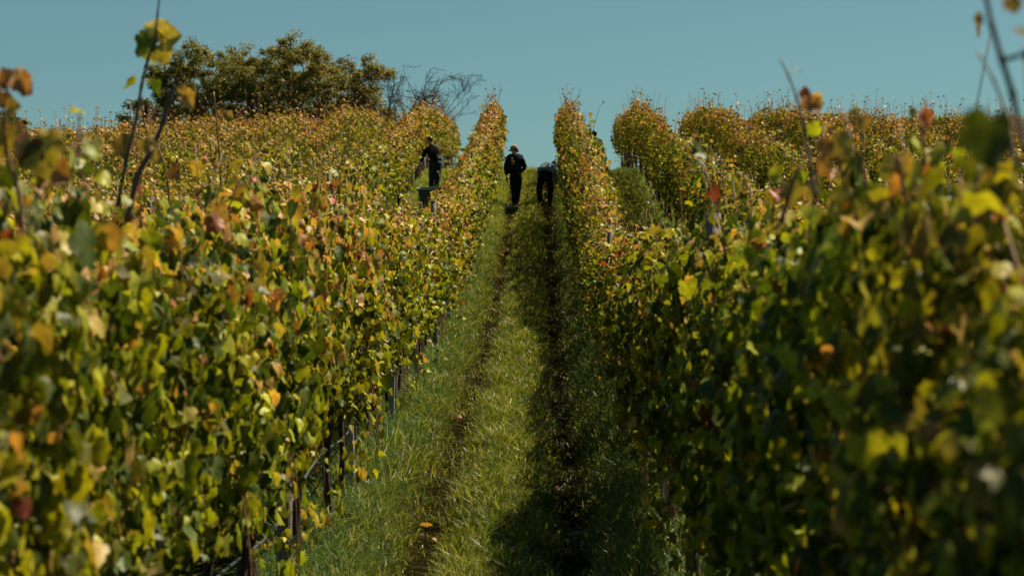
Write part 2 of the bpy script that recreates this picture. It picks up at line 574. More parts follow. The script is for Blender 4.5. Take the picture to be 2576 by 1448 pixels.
def top_height(k, y):
    if k == 1: return float(np.interp(y, [4, 7, 10, 15, 22, 30, 36, 42, 48, 65, 82], [2.12, 2.08, 2.04, 1.93, 1.72, 1.52, 1.70, 2.20, 2.48, 2.46, 2.32]))
    if k == -1: return float(np.interp(y, [8, 11, 16, 20, 25, 32, 40, 48, 62, 80], [2.1, 2.17, 2.17, 2.08, 1.94, 1.90, 1.97, 2.0, 2.12, 2.32]))
    if k < 0: return 2.15
    return float(np.interp(y, [30, 60, 80], [2.05, 2.15, 2.30]))


POST_STEP = 4   # vines between two posts
MID = [make_meshes(100 + i, 'mid', [.26, .36, .48, .3, .55, .34, .25, .42][i], 1750) for i in range(8)]
FAR = [make_meshes(200 + i, 'far', [.16, .25, .3, .2, .36, .16][i], 1650) for i in range(6)]
FAR_L = [make_meshes(230 + i, 'far', [.16, .24, .15, .28][i], 1650) for i in range(4)]

# a gap in the second left row where a picker's head shows
gap_at = unproj(877, 395, F_V / 124.0)
vine_at = {}
hue = random.Random(3)
for k, y, q in single:
    x = ROWS[k]
    ms_near = y < 19 and abs(k) == 1
    if ms_near:
        ms = make_meshes(int(1000 + k * 500 + q), 'near', (.08 if k == 1 else .16 if y < 10 else .32), 3100 if k == 1 else 2600, top=NEAR_TOP, dense=(k == 1))
    elif y < 45:
        ms = MID[(q * 5 + k * 3) % 8]
    elif k < -1:
        ms = FAR_L[(q * 3 + k) % 4]
    else:
        ms = FAR[(q * 5 + k) % 6]
    near_gap = (k == -2 and abs(y - gap_at[1]) < 0.7)
    xj = x + hue.uniform(-.05, .05)
    zb = Z(xj, y)
    if near_gap:
        gy, gz = gap_at[1] - y, gap_at[2] - zb
        ms = make_meshes(777, 'far', .6, 900, gap=lambda P: (np.abs(P[:, 1] - gy) < 1.0) & (np.abs(P[:, 2] - gz) < .2))
    o = bpy.data.objects.new('grapevine', None)
    o.empty_display_size = 0.2
    COL.objects.link(o)
    flip = hue.random() < .5
    o.location = (xj, y, zb)
    o.rotation_euler = (0, 0, math.pi if (flip and not near_gap) else 0)
    sc_ = top_height(k, y) / (NEAR_TOP if ms_near else 2.22) * (hue.uniform(.90 if y > 60 else .93, 1.07) if not near_gap else 1.0)
    o.scale = (hue.uniform(.92, 1.1) * (.84 if abs(k) == 1 and (y > 58 or y < 36) else 1), 1, sc_)
    link('trunk', ms[0], o); link('cane', ms[1], o); link('foliage', ms[2], o)
    bay, pos = divmod(q, POST_STEP)
    if abs(k) == 1 and bay < 17:
        lab = f'grapevine in the {row_name(k)}, {ORD[pos]} one past its {ORD[bay]} post'
        grp = f'grapevines of the {row_name(k)}'
    else:
        zone = 'on the lower slope' if y < 45 else ('halfway up the slope' if y < 66 else 'close to the crest')
        lab = f'grapevine in the {row_name(k)}, {zone}'
        grp = f'grapevines of the {row_name(k)}, {zone}'
    tag(o, lab, 'grapevine', grp)
    vine_at[(k, q)] = o

# the many smaller ones
gl = Geo(); r_ = random.Random(11)
pool = [vine_parts(300 + i, 'far', [.3, .4, .5, .25][i], 950) for i in range(4)]
pool_m = []
for a, b, c in pool:
    G_ = Geo(); G_.merge(a); G_.merge(b); G_.merge(c); pool_m.append(G_)
for k, y, q in rest:
    x = ROWS[k] + r_.uniform(-.05, .05)
    M = Matrix.Translation((x, y, Z(x, y))) @ Matrix.Rotation(math.pi * r_.randint(0, 1), 4, 'Z') @ Matrix.Diagonal((r_.uniform(.92, 1.1), 1, r_.uniform(.94, 1.06), 1))
    gl.merge(pool_m[r_.randint(0, 3)], M)
if rest:
    tag(link('grapevines', gl.mesh('grapevines', M_LEAF)), 'dense rows of far grapevines closing the view along the crest', 'grapevines', kind='stuff')

# ------------------------------------------------------------------ tall shoots with leaves at the tops of near vines
def add_shoot(vine, pts, rad, leaves, ccol=CANE, lod='near', seed=0):
    """pts world points; leaves list of (world point, size, normal, tip, colour)"""
    r = np.random.default_rng(seed)
    inv = np.array((Matrix.Translation(vine.location) @ vine.rotation_euler.to_matrix().to_4x4() @ Matrix.Diagonal((*vine.scale, 1))).inverted())
    P = np.array(pts)
    # smooth through the points
    tt = np.linspace(0, len(P) - 1, (len(P) - 1) * 4 + 1)
    Q = np.stack([np.interp(tt, np.arange(len(P)), P[:, a]) for a in range(3)], -1)
    Q[1:-1] = (Q[:-2] + 2 * Q[1:-1] + Q[2:]) / 4
    rr = np.linspace(rad[0], rad[1], len(Q)) * (1 + .35 * (np.arange(len(Q)) % 4 == 0))
    gg = Geo(); gg.tube(Q @ inv[:3, :3].T + inv[:3, 3], rr, ccol, 6)
    so = link('long_shoot', gg.mesh('long_shoot', M_CANE), vine)
    if leaves:
        ll = Geo()
        LP = np.array([l[0] for l in leaves]) @ inv[:3, :3].T + inv[:3, 3]
        m = len(leaves)
        Nn = np.array([l[2] for l in leaves], float) @ inv[:3, :3].T
        Tt = np.array([l[3] for l in leaves], float) @ inv[:3, :3].T
        cc = np.array([l[4] for l in leaves], float)
        e = np.concatenate([np.tile(RUST + .03, (m, 1)), r.uniform(0.1, .7, (m, 1))], 1)
        scatter_leaves(ll, T_NEAR, LP, Nn, Tt, np.array([l[1] for l in leaves]), cc, e, r)
        link('shoot_leaves', ll.mesh('shoot_leaves', M_LEAF), so)
    return so


def nearest_vine(k, y):
    ks = [c for c in vine_at if c[0] == k]
    return vine_at[min(ks, key=lambda c: abs(vine_at[c].location.y - y))]


def shoot_px(k, s, path, rad, leaves, label=None, ccol=CANE, seed=1):
    d = F_V / s
    pts = [unproj(u_, v_, d + dd) for u_, v_, dd in path]
    lv = [(unproj(u_, v_, d + .02), sz / s / 1.25, n_, t_, c_) for u_, v_, sz, n_, t_, c_ in leaves]
    v = nearest_vine(k, d)
    o = add_shoot(v, pts, rad, lv, ccol, seed=seed)
    if label: v['label'] = label
    return o


YG = YELLOW * .55 + GREEN_B * .6
toward = (0, -1, .25)
shoot_px(-1, 760, [(296, 520, 0), (318, 400, 0), (345, 290, 0), (356, 215, 0), (372, 150, 0), (392, 95, 0), (396, 40, .02), (404, -30, .03)],
         (.0075, .003), [(372, 98, 56, (.3, -1, .2), (-.4, 0, -.8), GREEN_A), (390, 88, 66, (0, -1, .3), (.2, 0, 1), YELLOW * 1.5 + ORANGE * .3),
                         (410, 100, 66, (-.3, -1, .1), (1, 0, .2), YELLOW * 1.4), (385, 115, 56, (.2, -1, .1), (-.7, 0, -.6), YG),
                         (405, 122, 52, (.1, -1, -.2), (.3, 0, -1), YELLOW), (350, 128, 22, (1, -1, 0), (-.2, 0, -1), RUST * .5),
                         (350, 285, 24, (1, -.6, 0), (.3, 0, -1), ORANGE), (365, 355, 42, toward, (.5, 0, -1), ORANGE * .7), (320, 375, 55, (.3, -1, .2), (-.5, 0, .3), ORANGE * .55)],
         'grapevine with a tall bare shoot carrying one curled yellow leaf tuft against the sky', ccol=(.07, .04, .035), seed=2)
shoot_px(-1, 700, [(320, 560, 0), (345, 440, 0), (385, 372, 0), (412, 305, 0), (428, 245, 0), (440, 215, 0)], (.013, .008),
         [(456, 232, 30, (0, -1, .1), (.6, 0, 1), ORANGE * .9), (468, 243, 44, toward, (.5, 0, -.9), ORANGE * .7 + YELLOW * .35)], ccol=(.085, .05, .04), seed=3)
shoot_px(-1, 985, [(62, 640, 0), (48, 480, 0), (20, 400, 0), (6, 300, 0), (20, 210, 0)], (.007, .003),
         [(24, 200, 50, toward, (-1, 0, -.2), ORANGE * .6), (50, 200, 56, toward, (.5, 0, -1), ORANGE), (42, 195, 50, (.3, -1, .4), (1, 0, .4), YELLOW),
          (6, 235, 50, toward, (-.3, 0, -1), ORANGE), (20, 275, 46, toward, (1, 0, .3), YELLOW), (30, 320, 60, toward, (.2, 0, -1), ORANGE * .8),
          (60, 215, 40, (.5, -1, 0), (.6, 0, -.5), RUST), (95, 370, 95, toward, (.3, 0, -1), YG), (70, 360, 80, (.6, -1, .1), (-.3, 0, -1), DARKG), (10, 330, 90, toward, (-.2, 0, -1), YG)],
         'grapevine at the left frame edge with orange leaves hanging high on its shoot', seed=4)
shoot_px(-1, 880, [(75, 600, 0), (88, 520, 0), (104, 455, 0), (112, 400, 0)], (.009, .006),
         [(115, 375, 80, toward, (.3, 0, .6), YG), (85, 385, 70, (.5, -1, .2), (-1, 0, -.2), GREEN_A), (140, 430, 60, toward, (.8, 0, -.5), ORANGE * .6)], ccol=(.2, .19, .06), seed=5)
shoot_px(-1, 850, [(195, 420, 0), (204, 340, 0), (200, 300, 0), (178, 262, 0)], (.004, .002), [], ccol=(.35, .25, .17), seed=6)
shoot_px(-1, 640, [(255, 560, 0), (240, 450, 0), (232, 400, 0)], (.006, .004),
         [(232, 360, 55, (.1, -1, .3), (.1, 0, -1), np.array([.4, .38, .2])), (215, 420, 50, toward, (-1, 0, -.4), GREEN_A), (262, 430, 40, toward, (.6, 0, -.7), YG)], seed=7)
shoot_px(-1, 470, [(556, 470, 0), (552, 380, 0), (545, 300, 0), (537, 232, 0)], (.006, .004),
         [(556, 278, 20, toward, (.4, 0, -1), ORANGE), (572, 292, 24, toward, (1, 0, -.5), YELLOW)], ccol=(.22, .11, .06), seed=8)
shoot_px(-1, 330, [(838, 470, 0), (858, 410, 0), (875, 350, 0), (882, 300, 0), (898, 255, 0)], (.006, .003), [(868, 400, 14, toward, (-1, 0, -.5), YELLOW)], ccol=(.25, .13, .09), seed=9)
shoot_px(-1, 560, [(430, 590, 0), (424, 470, 0), (410, 400, 0), (385, 345, 0)], (.006, .003), [(430, 425, 38, toward, (.7, 0, -.7), ORANGE * .7), (405, 395, 30, toward, (-.7, 0, -.5), YELLOW)], seed=10)
# right row
shoot_px(1, 960, [(2052, 500, 0), (2036, 400, 0), (2022, 320, 0), (2004, 245, 0), (1985, 195, 0), (1962, 148, 0)], (.006, .0022),
         [(2032, 250, 42, toward, (.2, 0, -1), ORANGE), (2045, 262, 38, (.4, -1, .2), (.7, 0, -.3), ORANGE * .9), (2025, 240, 30, (0, -1, .4), (0, 0, 1), RUST * 1.4),
          (2110, 350, 66, toward, (.4, 0, -1), YELLOW), (2085, 360, 50, toward, (-.4, 0, -1), ORANGE * .8)], 'grapevine with a thin upright shoot holding a curled orange leaf above the right row',
         ccol=(.22, .13, .10), seed=11)
shoot_px(1, 960, [(1985, 180, 0), (2000, 178, .02), (2014, 172, .05), (2016, 180, .08)], (.0015, .001), [], ccol=(.3, .22, .18), seed=12)
shoot_px(1, 1560, [(2600, 430, 0), (2566, 320, 0), (2548, 240, 0), (2520, 150, 0), (2496, 70, 0), (2478, -20, 0)], (.0068, .0045),
         [(2545, -2, 50, toward, (.2, 0, -1), YELLOW * 1.2), (2568, 70, 90, (.1, -.3, 1), (1, 0, -.1), DARKG), (2470, 48, 26, (.1, -1, .2), (-1, 0, 0), DARKG),
          (2576, 150, 40, (.6, -1, .4), (1, 0, -.8), ORANGE)], 'nearest grapevine at the right frame edge with a blurred grey cane rising out of frame',
         ccol=(.13, .10, .09), seed=13)
shoot_px(1, 1560, [(2522, 150, 0), (2550, 146, 0), (2590, 125, 0)], (.0042, .003), [], ccol=(.13, .10, .09), seed=14)
shoot_px(1, 1400, [(2556, 420, 0), (2534, 290, 0), (2500, 200, 0), (2460, 130, 0)], (.0045, .002), [], ccol=(.3, .24, .2), seed=15)
shoot_px(1, 470, [(1812, 640, 0), (1806, 560, 0), (1810, 470, 0), (1816, 400, 0)], (.0065, .004), [(1808, 600, 14, toward, (1, 0, -.3), ORANGE)], ccol=(.25, .13, .07), seed=16)
shoot_px(1, 560, [(1890, 600, 0), (1880, 520, 0), (1872, 470, 0)], (.005, .003), [(1870, 452, 36, toward, (.5, 0, -1), ORANGE * .7 + YELLOW * .4), (1862, 445, 26, toward, (-1, 0, .4), YELLOW)], seed=17)
shoot_px(1, 900, [(2150, 520, 0), (2120, 440, 0), (2100, 380, 0)], (.008, .005), [(2100, 365, 62, toward, (.5, 0, -1), YELLOW * .9), (2125, 400, 50, toward, (.9, 0, -.2), YG), (2080, 410, 45, toward, (-.6, 0, -1), ORANGE)], seed=18)
shoot_px(1, 1000, [(2200, 540, 0), (2170, 430, 0), (2168, 330, 0)], (.006, .003), [(2168, 300, 36, toward, (.2, 0, -1), ORANGE * .7), (2155, 285, 22, toward, (-1, 0, .4), GREEN_A)], seed=19)
shoot_px(1, 1050, [(2340, 520, 0), (2325, 400, 0), (2318, 310, 0)], (.005, .003), [(2318, 292, 50, (.4, -1, .2), (.7, 0, -1), RUST * 1.3 + ORANGE * .3), (2300, 285, 24, toward, (-1, 0, .6), GREEN_A)], seed=20)
shoot_px(1, 880, [(1965, 560, 0), (1990, 470, 0), (2010, 420, 0)], (.008, .005), [(1988, 470, 60, toward, (.1, 0, -1), YELLOW * .9), (2035, 470, 50, toward, (.6, 0, -.6), ORANGE), (1960, 440, 40, toward, (-1, 0, .1), GREEN_B)], seed=21)
shoot_px(1, 1100, [(2290, 560, 0), (2270, 460, 0), (2262, 400, 0)], (.006, .004), [(2262, 400, 62, toward, (.3, 0, -1), ORANGE * .9), (2290, 430, 60, toward, (.9, 0, -.5), YG), (2235, 430, 40, toward, (-.8, 0, -.8), YELLOW)], seed=22)

# many small random shoots on the near and middle vines
rs = np.random.default_rng(55)
for (k, q), v in list(vine_at.items()):
    if abs(k) != 1 or v.location.y > 34 or v.location.y < (9.5 if k == 1 else 5.5): continue
    if k == 1 and 17 < v.location.y < 36: continue
    for a in range(rs.integers(1, 4) if v.location.y < 13 else rs.integers(0, 3)):
        x0, y0 = v.location.x + rs.normal(0, .10), v.location.y + rs.uniform(-.5, .5)
        z0 = v.location.z + top_height(k, v.location.y) - .25
        hgt = rs.uniform(.25, .6) 
        dx, dy = rs.normal(0, .13), rs.normal(0, .12)
        kk = np.linspace(0, 1, 5)
        pts = np.stack([x0 + dx * kk ** 1.5, y0 + dy * kk, z0 + hgt * kk], -1)
        lv = []
        for j in range(rs.integers(3, 6)):
            f = rs.uniform(.25, 1)
            pp = np.array([np.interp(f, kk, pts[:, b]) for b in range(3)]) + rs.normal(0, .025, 3)
            c_ = [ORANGE * .9, YG, YG, GREEN_A, GREEN_B, RUST][rs.integers(0, 6)] * rs.uniform(.7, 1.1)
            lv.append((pp, rs.uniform(.035, .075), rs.normal(0, 1, 3) + np.array([0, -.5, .3]), rs.normal(0, .6, 3) + np.array([0, 0, -.8]), c_))
        add_shoot(v, pts, (.005, .0022), lv, np.array(CANE) * rs.uniform(.6, 1.4), seed=int(rs.integers(1e6)))

# ------------------------------------------------------------------ trellis posts and wires
def post_mesh():
    g_ = Geo(); c = (.22, .24, .24)
    g_.box((0, 0, .80), (.050, .004, 2.3), c)
    g_.box((-.025, .018, .80), (.004, .036, 2.3), c)
    g_.box((.025, .018, .80), (.004, .036, 2.3), c)
    for z in (.82, 1.15, 1.5, 1.85):
        g_.box((-.031, .02, z), (.010, .012, .02), c); g_.box((.031, .02, z), (.010, .012, .02), c)
    return g_.mesh('trellis_post', M_POST, False)


def wood_post_mesh():
    g_ = Geo(); c = (.17, .15, .125)
    kk = np.linspace(0, 1, 8)
    g_.tube(np.stack([.006 * np.sin(kk * 5), .004 * np.cos(kk * 7), -.35 + 2.6 * kk], -1), np.linspace(.044, .038, 8), c, 10)
    return g_.mesh('wooden_post', M_BARK)


PM, PW = post_mesh(), wood_post_mesh()
for k in sorted(ROWS, key=abs):
    if abs(k) > 6: continue
    q = 0
    y = row_start(k) - VSP / 2
    while y < row_end(k):
        x = ROWS[k]
        ok = abs(k) == 1 or visible(k, y)
        if ok and (abs(k) <= 2 or y > 60):
            wood = (q % 4 == 2)
            o = link('trellis_post', PW if wood else PM)
            o.location = (x - .06 * (1 if k > 0 else -1), y, Z(x, y) - (max(0, 2.05 - top_height(k, y)) if abs(k) == 1 else 0))
            o.rotation_euler = (R(random.uniform(-1.5, 1.5)), R(random.uniform(-1.5, 1.5)), R(random.uniform(-8, 8)))
            if abs(k) == 1 and q < 20:
                lab = f'{"weathered wooden" if wood else "grey metal"} trellis post in the {row_name(k)}, {ORD[q]} from the front'
            else:
                lab = f'{"weathered wooden" if wood else "grey metal"} trellis post in the {row_name(k)}'
            tag(o, lab, 'trellis post', f'trellis posts of the {row_name(k)}')
        y += VSP * POST_STEP; q += 1
for k in (-1, 1):
    x = ROWS[k]
    for nm, h, rad, cc, lab in (('trellis_wire', .80, .002, (.4, .4, .4), 'thin steel trellis wire carrying the trunks of the {}'),
                                ('drip_hose', .58, .008, (.10, .12, .125), 'slack grey drip hose hung low along the {}'),
                                ('trellis_wire', 1.86, .002, (.4, .4, .4), 'topmost thin steel trellis wire threaded through the {}')):
        yy = np.arange(row_start(k) - .7, row_end(k), .8)
        pts = np.stack([np.full_like(yy, x - .05 * np.sign(k)), yy, zg(np.full_like(yy, x), yy) + h + (.04 * np.sin(yy * 1.31) if h < .7 else 0)], -1)
        g_ = Geo(); g_.tube(pts, rad, cc, 5)
        tag(link(nm, g_.mesh(nm, M_WIRE)), lab.format(row_name(k)), 'wire' if 'wire' in nm else 'hose')

# ------------------------------------------------------------------ grass
def grass_area(geo, x0, x1, y0, y1, n, wid, hmul, r):
    nt_ = max(1, n // 30)
    tx, ty = r.uniform(x0, x1, nt_), r.uniform(y0, y1, nt_)
    th_ = r.uniform(.5, 1.5, nt_); tc_ = r.random(nt_)
    ti = r.integers(0, nt_, n)
    spread = .032 + wid * 1.2
    ox, oy = r.normal(0, spread, n), r.normal(0, spread, n)
    x = tx[ti] + ox; y = ty[ti] + oy
    u = (x - LANE_C + SP / 2) % SP - SP / 2
    au = np.abs(u)
    patch = .5 + .5 * np.sin(x * 3.1 + 1.3 * np.sin(y * 1.1)) * np.sin(y * 1.7 + 2 * np.sin(x * 2))
    patch2 = .5 + .5 * np.sin(y * .63 + x * 1.4) * np.sin(y * 2.9 - x * 3.7)
    inrut = np.exp(-((au - .50) / (.20 + .04 * np.sin(y * .7))) ** 2)
    inrut = inrut * np.where(np.abs(x - LANE_C) < SP / 2, 1, .25)
    keep = r.random(n) > inrut * (1.0 - .45 * patch2) + (1 - inrut) * .32 * (1 - patch)
    x, y, au, patch, patch2, inrut, ox, oy, ti = [a[keep] for a in (x, y, au, patch, patch2, inrut, ox, oy, ti)]
    n = len(x)
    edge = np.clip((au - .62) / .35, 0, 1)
    h = hmul * (0.065 + .045 * patch + .045 * patch2 + .06 * edge) * r.uniform(.35, 1.5, n) * (1 - .45 * inrut) * th_[ti]
    tall = r.random(n) < .025
    h = np.where(tall, h * 1.8, h)
    z = zg(x, y) - .01
    ang = np.arctan2(oy, ox) + r.normal(0, .7, n)
    lean = np.abs(r.normal(0, .9, n)) + .2
    dx, dy = np.cos(ang) * lean, np.sin(ang) * lean
    wa = r.uniform(0, math.pi, n)
    wx, wy = np.cos(wa) * wid * r.uniform(.6, 1.3, n), np.sin(wa) * wid * r.uniform(.6, 1.3, n)
    B = np.stack([x, y, z], -1)
    Wv = np.stack([wx, wy, np.zeros(n)], -1)
    m1 = B + np.stack([dx * h * .3, dy * h * .3, h * .55], -1)
    tp = B + np.stack([dx * h * 1.0, dy * h * 1.0, h * (1.0 - .25 * lean)], -1)
    V = np.stack([B - Wv / 2, B + Wv / 2, m1 + Wv * .4, m1 - Wv * .4, tp], 1)
    a = np.clip(tc_[ti][:, None] * .75 + .35 * r.random((n, 1)) + .5 * (patch2[:, None] - .5) - .1, 0, 1) ** 1.3; pp = patch[:, None]
    c = np.array([.045, .080, .012]) * (1 - a) + np.array([.215, .215, .030]) * a
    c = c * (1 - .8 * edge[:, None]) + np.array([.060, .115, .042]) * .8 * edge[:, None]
    far_lit = np.clip((y - 48) / 20, 0, 1)[:, None]  # sunlight on the far lanes, put into the blade colour as brighter, yellower tone
    c = c * (1 + .7 * far_lit) + np.array([.04, .02, 0]) * far_lit
    yel = r.random((n, 1)) < (.10 + .12 * pp + .12 * far_lit)
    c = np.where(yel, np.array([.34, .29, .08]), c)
    br = r.random((n, 1)) < (.03 + .4 * inrut[:, None])
    c = np.where(br, np.array([.055, .035, .014]) * (.5 + a), c)
    C = np.repeat(c[:, None], 5, 1)
    idx = (np.arange(n) * 5)[:, None]
    base = geo.n
    geo.v.append(V.reshape(-1, 3)); geo.c.append(C.reshape(-1, 3)); geo.n += n * 5
    geo.lv.append((base + idx + np.array([[0, 1, 2, 3]])).ravel()); geo.fs.append(np.full(n, 4))
    geo.lv.append((base + idx + np.array([[3, 2, 4]])).ravel()); geo.fs.append(np.full(n, 3))


rg = np.random.default_rng(21)
gg = Geo()
c0 = LANE_C
grass_area(gg, c0 - 1.35, c0 + 1.35, 11.5, 20, 110000, .009, .95, rg)
grass_area(gg, c0 - 1.35, c0 + 1.35, 20, 32, 120000, .011, .95, rg)
grass_area(gg, c0 - 1.35, c0 + 1.35, 32, 50, 110000, .013, .95, rg)
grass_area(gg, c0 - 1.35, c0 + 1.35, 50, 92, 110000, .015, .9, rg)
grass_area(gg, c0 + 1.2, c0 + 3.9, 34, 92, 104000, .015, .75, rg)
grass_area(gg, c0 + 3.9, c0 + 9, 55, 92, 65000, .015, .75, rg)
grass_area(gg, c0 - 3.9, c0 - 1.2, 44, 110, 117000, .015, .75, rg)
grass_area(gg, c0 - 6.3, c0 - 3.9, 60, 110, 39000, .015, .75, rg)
tag(link('grass', gg.mesh('grass', M_GRASS, False)), 'rough green and straw grass covering the lanes between the vines', 'grass', kind='stuff')
# fallen leaves
fl = Geo(); n = 240
x = rg.uniform(c0 - 1.3, c0 + 1.3, n); y = 12 + 60 * rg.random(n) ** 1.4
P = np.stack([x, y, zg(x, y) + rg.uniform(.01, .07, n)], -1)
c, e = leaf_colours(n, np.full(n, 1.0), 1.1, rg)
c = np.where(rg.random((n, 1)) < .7, RUST * .6 * rg.uniform(.4, 1.1, (n, 1)), c * .8)
scatter_leaves(fl, T_MID, P, rg.normal(0, .35, (n, 3)) + np.array([0, -.1, 1]), rg.normal(0, 1, (n, 3)), rg.uniform(.03, .065, n), c, e, rg)
tag(link('fallen_leaves', fl.mesh('fallen_leaves', M_LEAF)), 'fallen brown and yellow vine leaves lying in the grass and ruts', 'fallen leaves', kind='stuff')

# ------------------------------------------------------------------ trees behind the crest
def grow_tree(root, clusters, seed, base_r, mid_pull=.5):
    """connect cluster points to a growing skeleton; returns list of polylines with radii"""
    r = np.random.default_rng(seed)
    nodes = [np.array(p) for p in root]
    par = list(range(-1, len(nodes) - 1))
    order = np.argsort(np.linalg.norm(np.array(clusters) - nodes[-1], axis=1))
    ends = []
    for ci in order:
        c = np.array(clusters[ci])
        A = np.array(nodes)
        dv = c - A
        d = np.linalg.norm(dv, axis=1)
        pen = d + .9 * np.maximum(0, A[:, 2] - c[2]) + 10 * (np.arange(len(A)) < len(root) - 2)
        b = int(np.argmin(pen))
        L_ = d[b]
        m = max(2, int(L_ / .5))
        prev = b
        kk = np.linspace(0, 1, m + 1)[1:]
        off = r.normal(0, .06 * L_, 3)
        for t_ in kk:
            pt = nodes[b] * (1 - t_) + c * t_ + off * math.sin(math.pi * t_) + np.array([0, 0, .10 * L_ * math.sin(math.pi * t_)]) + r.normal(0, .02, 3)
            nodes.append(pt); par.append(prev); prev = len(nodes) - 1
        ends.append(prev)
    cnt = np.zeros(len(nodes))
    for e_ in ends:
        q = e_
        while q >= 0:
            cnt[q] += 1; q = par[q]
    for q in range(len(root)): cnt[q] = max(cnt[q], len(ends))
    rad = np.maximum(base_r * np.sqrt(cnt / len(ends)), .018)
    return nodes, par, rad


def skeleton_geo(nodes, par, rad, col):
    g_ = Geo()
    for q in range(len(nodes)):
        if par[q] >= 0:
            a, b = nodes[par[q]], nodes[q]
            g_.tube([a, (a + b) / 2, b], [rad[par[q]] if rad[par[q]] < rad[q] * 1.8 else rad[q] * 1.3, rad[q], rad[q]], col, 5, cap=False)
    return g_


def tree(name, sil, depth_m, s, base_px, n_cl, n_leaf, label, seed, trunk_col=(.05, .04, .03), base_r=.28, leaf=.10, cols=None, low=.12, group=None):
    """sil: crown outline (u, v) polygon in the frame at distance F/s"""
    r = np.random.default_rng(seed)
    d = F_V / s
    poly = np.array([unproj(a, b, d) for a, b in sil])
    px, pz = poly[:, 0], poly[:, 2]

    def inside(x, z):
        c = False
        n = len(px); j = n - 1
        for i_ in range(n):
            if (pz[i_] > z) != (pz[j] > z) and x < (px[j] - px[i_]) * (z - pz[i_]) / (pz[j] - pz[i_]) + px[i_]:
                c = not c
            j = i_
        return c
    cl = []
    cx = (px.min() + px.max()) / 2; hw_ = (px.max() - px.min()) / 2
    while len(cl) < n_cl:
        x = r.uniform(px.min(), px.max()); z = r.uniform(pz.min(), pz.max())
        if inside(x, z):
            dy = depth_m * math.sqrt(max(.05, 1 - ((x - cx) / hw_) ** 2))
            cl.append((x, d + r.uniform(-1, 1) * dy, z))
    bx = unproj(base_px, 400, d)[0]
    zb = Z(bx, d)
    zlow = pz.min()
    root = [(bx, d, zb - .3), (bx + .1, d, zb + .8), (bx - .05, d + .1, zb + 1.8), (bx, d, max(zb + 2.6, zlow + .4))]
    nodes, par, rad = grow_tree(root, cl, seed + 1, base_r)
    base = Vector((bx, d, zb))
    o = bpy.data.objects.new(name, None); COL.objects.link(o); o.location = base
    nodes = [np.array(n_) - np.array(base) for n_ in nodes]
    link('trunk', skeleton_geo(nodes, par, rad, trunk_col).mesh('trunk', M_BARK), o)
    gl_ = Geo()
    cl = np.array(cl) - np.array(base)
    per = n_leaf // n_cl
    C0 = np.repeat(cl, per, 0); n = len(C0)
    rad_c = np.repeat(r.uniform(.18, .52, len(cl)), per)
    dirv = unit(r.normal(0, 1, (n, 3))) * (r.random(n) ** .5 * rad_c)[:, None] * np.array([1.1, 1.1, .75])
    P = C0 + dirv
    # leaflets hang in small sprays
    P += np.round(r.normal(0, 1, (n, 3)) * 2) * .03
    cc = cols or (np.array([.06, .09, .016]), np.array([.20, .18, .028]), np.array([.28, .16, .04]))
    a = r.random((n, 1)); tone = np.repeat(r.random((len(cl), 1)), per, 0)
    xr = np.clip((P[:, 0:1] - P[:, 0].min()) / (np.ptp(P[:, 0]) + .01), 0, 1)
    c = cc[0] * (1 - a) + cc[1] * a
    c = np.where(r.random((n, 1)) < .12 + .35 * xr * tone, cc[2] * (.6 + .6 * a), c)
    scatter_leaves(gl_, T_FAR, P, r.normal(0, .8, (n, 3)) + np.array([0, 0, .7]), r.normal(0, .7, (n, 3)) + np.array([0, 0, -.7]),
                   r.uniform(leaf * .7, leaf * 1.3, n), c, None, r)
    link('crown', gl_.mesh('crown', M_TREE), o)
    tag(o, label, 'tree', group)
    return o


sil_main = [(405, 330), (400, 270), (385, 250), (395, 225), (372, 205), (372, 182), (395, 168), (440, 165), (462, 150), (470, 128), (500, 122),
            (530, 132), (545, 155), (560, 152), (590, 146), (610, 140), (640, 140), (668, 158), (690, 130), (728, 112), (760, 110), (790, 128),
            (815, 140), (835, 155), (870, 160), (905, 178), (922, 152), (945, 152), (955, 168), (985, 182), (978, 194), (948, 188), (950, 235), (975, 262), (985, 300), (985, 335)]
tree('walnut_tree', sil_main, 4.6, 41, 690, 1150, 138000, 'broad dark green and bronze tree rising behind the vines on the crest', 5, leaf=.072)
tree('small_tree', [(310, 335), (312, 275), (325, 255), (345, 245), (352, 262), (378, 258), (400, 262), (412, 300), (405, 335)], 1.6, 43, 362, 26, 2300,
     'small dark sapling at the left foot of the broad tree', 9, base_r=.09, leaf=.10, cols=(np.array([.03, .06, .016]), np.array([.07, .09, .02]), np.array([.1, .08, .02])))
tree('far_tree', [(-60, 350), (-60, 300), (-20, 283), (20, 286), (45, 300), (62, 318), (70, 345)], 2.5, 40, -10, 60, 6000,
     'rounded dark tree top behind the vines at the left frame edge', 12, base_r=.16, leaf=.10, cols=(np.array([.03, .06, .016]), np.array([.08, .10, .02]), np.array([.12, .09, .02])))


# bare tree
rb = np.random.default_rng(34)
d = F_V / 42.0
gb = Geo()
bx = unproj(925, 400, d)[0]; zb = Z(bx, d)
bare_base = np.array([bx, d, zb])
BARE = (.035, .028, .025)


zcap = unproj(1060, 168, d)[2]


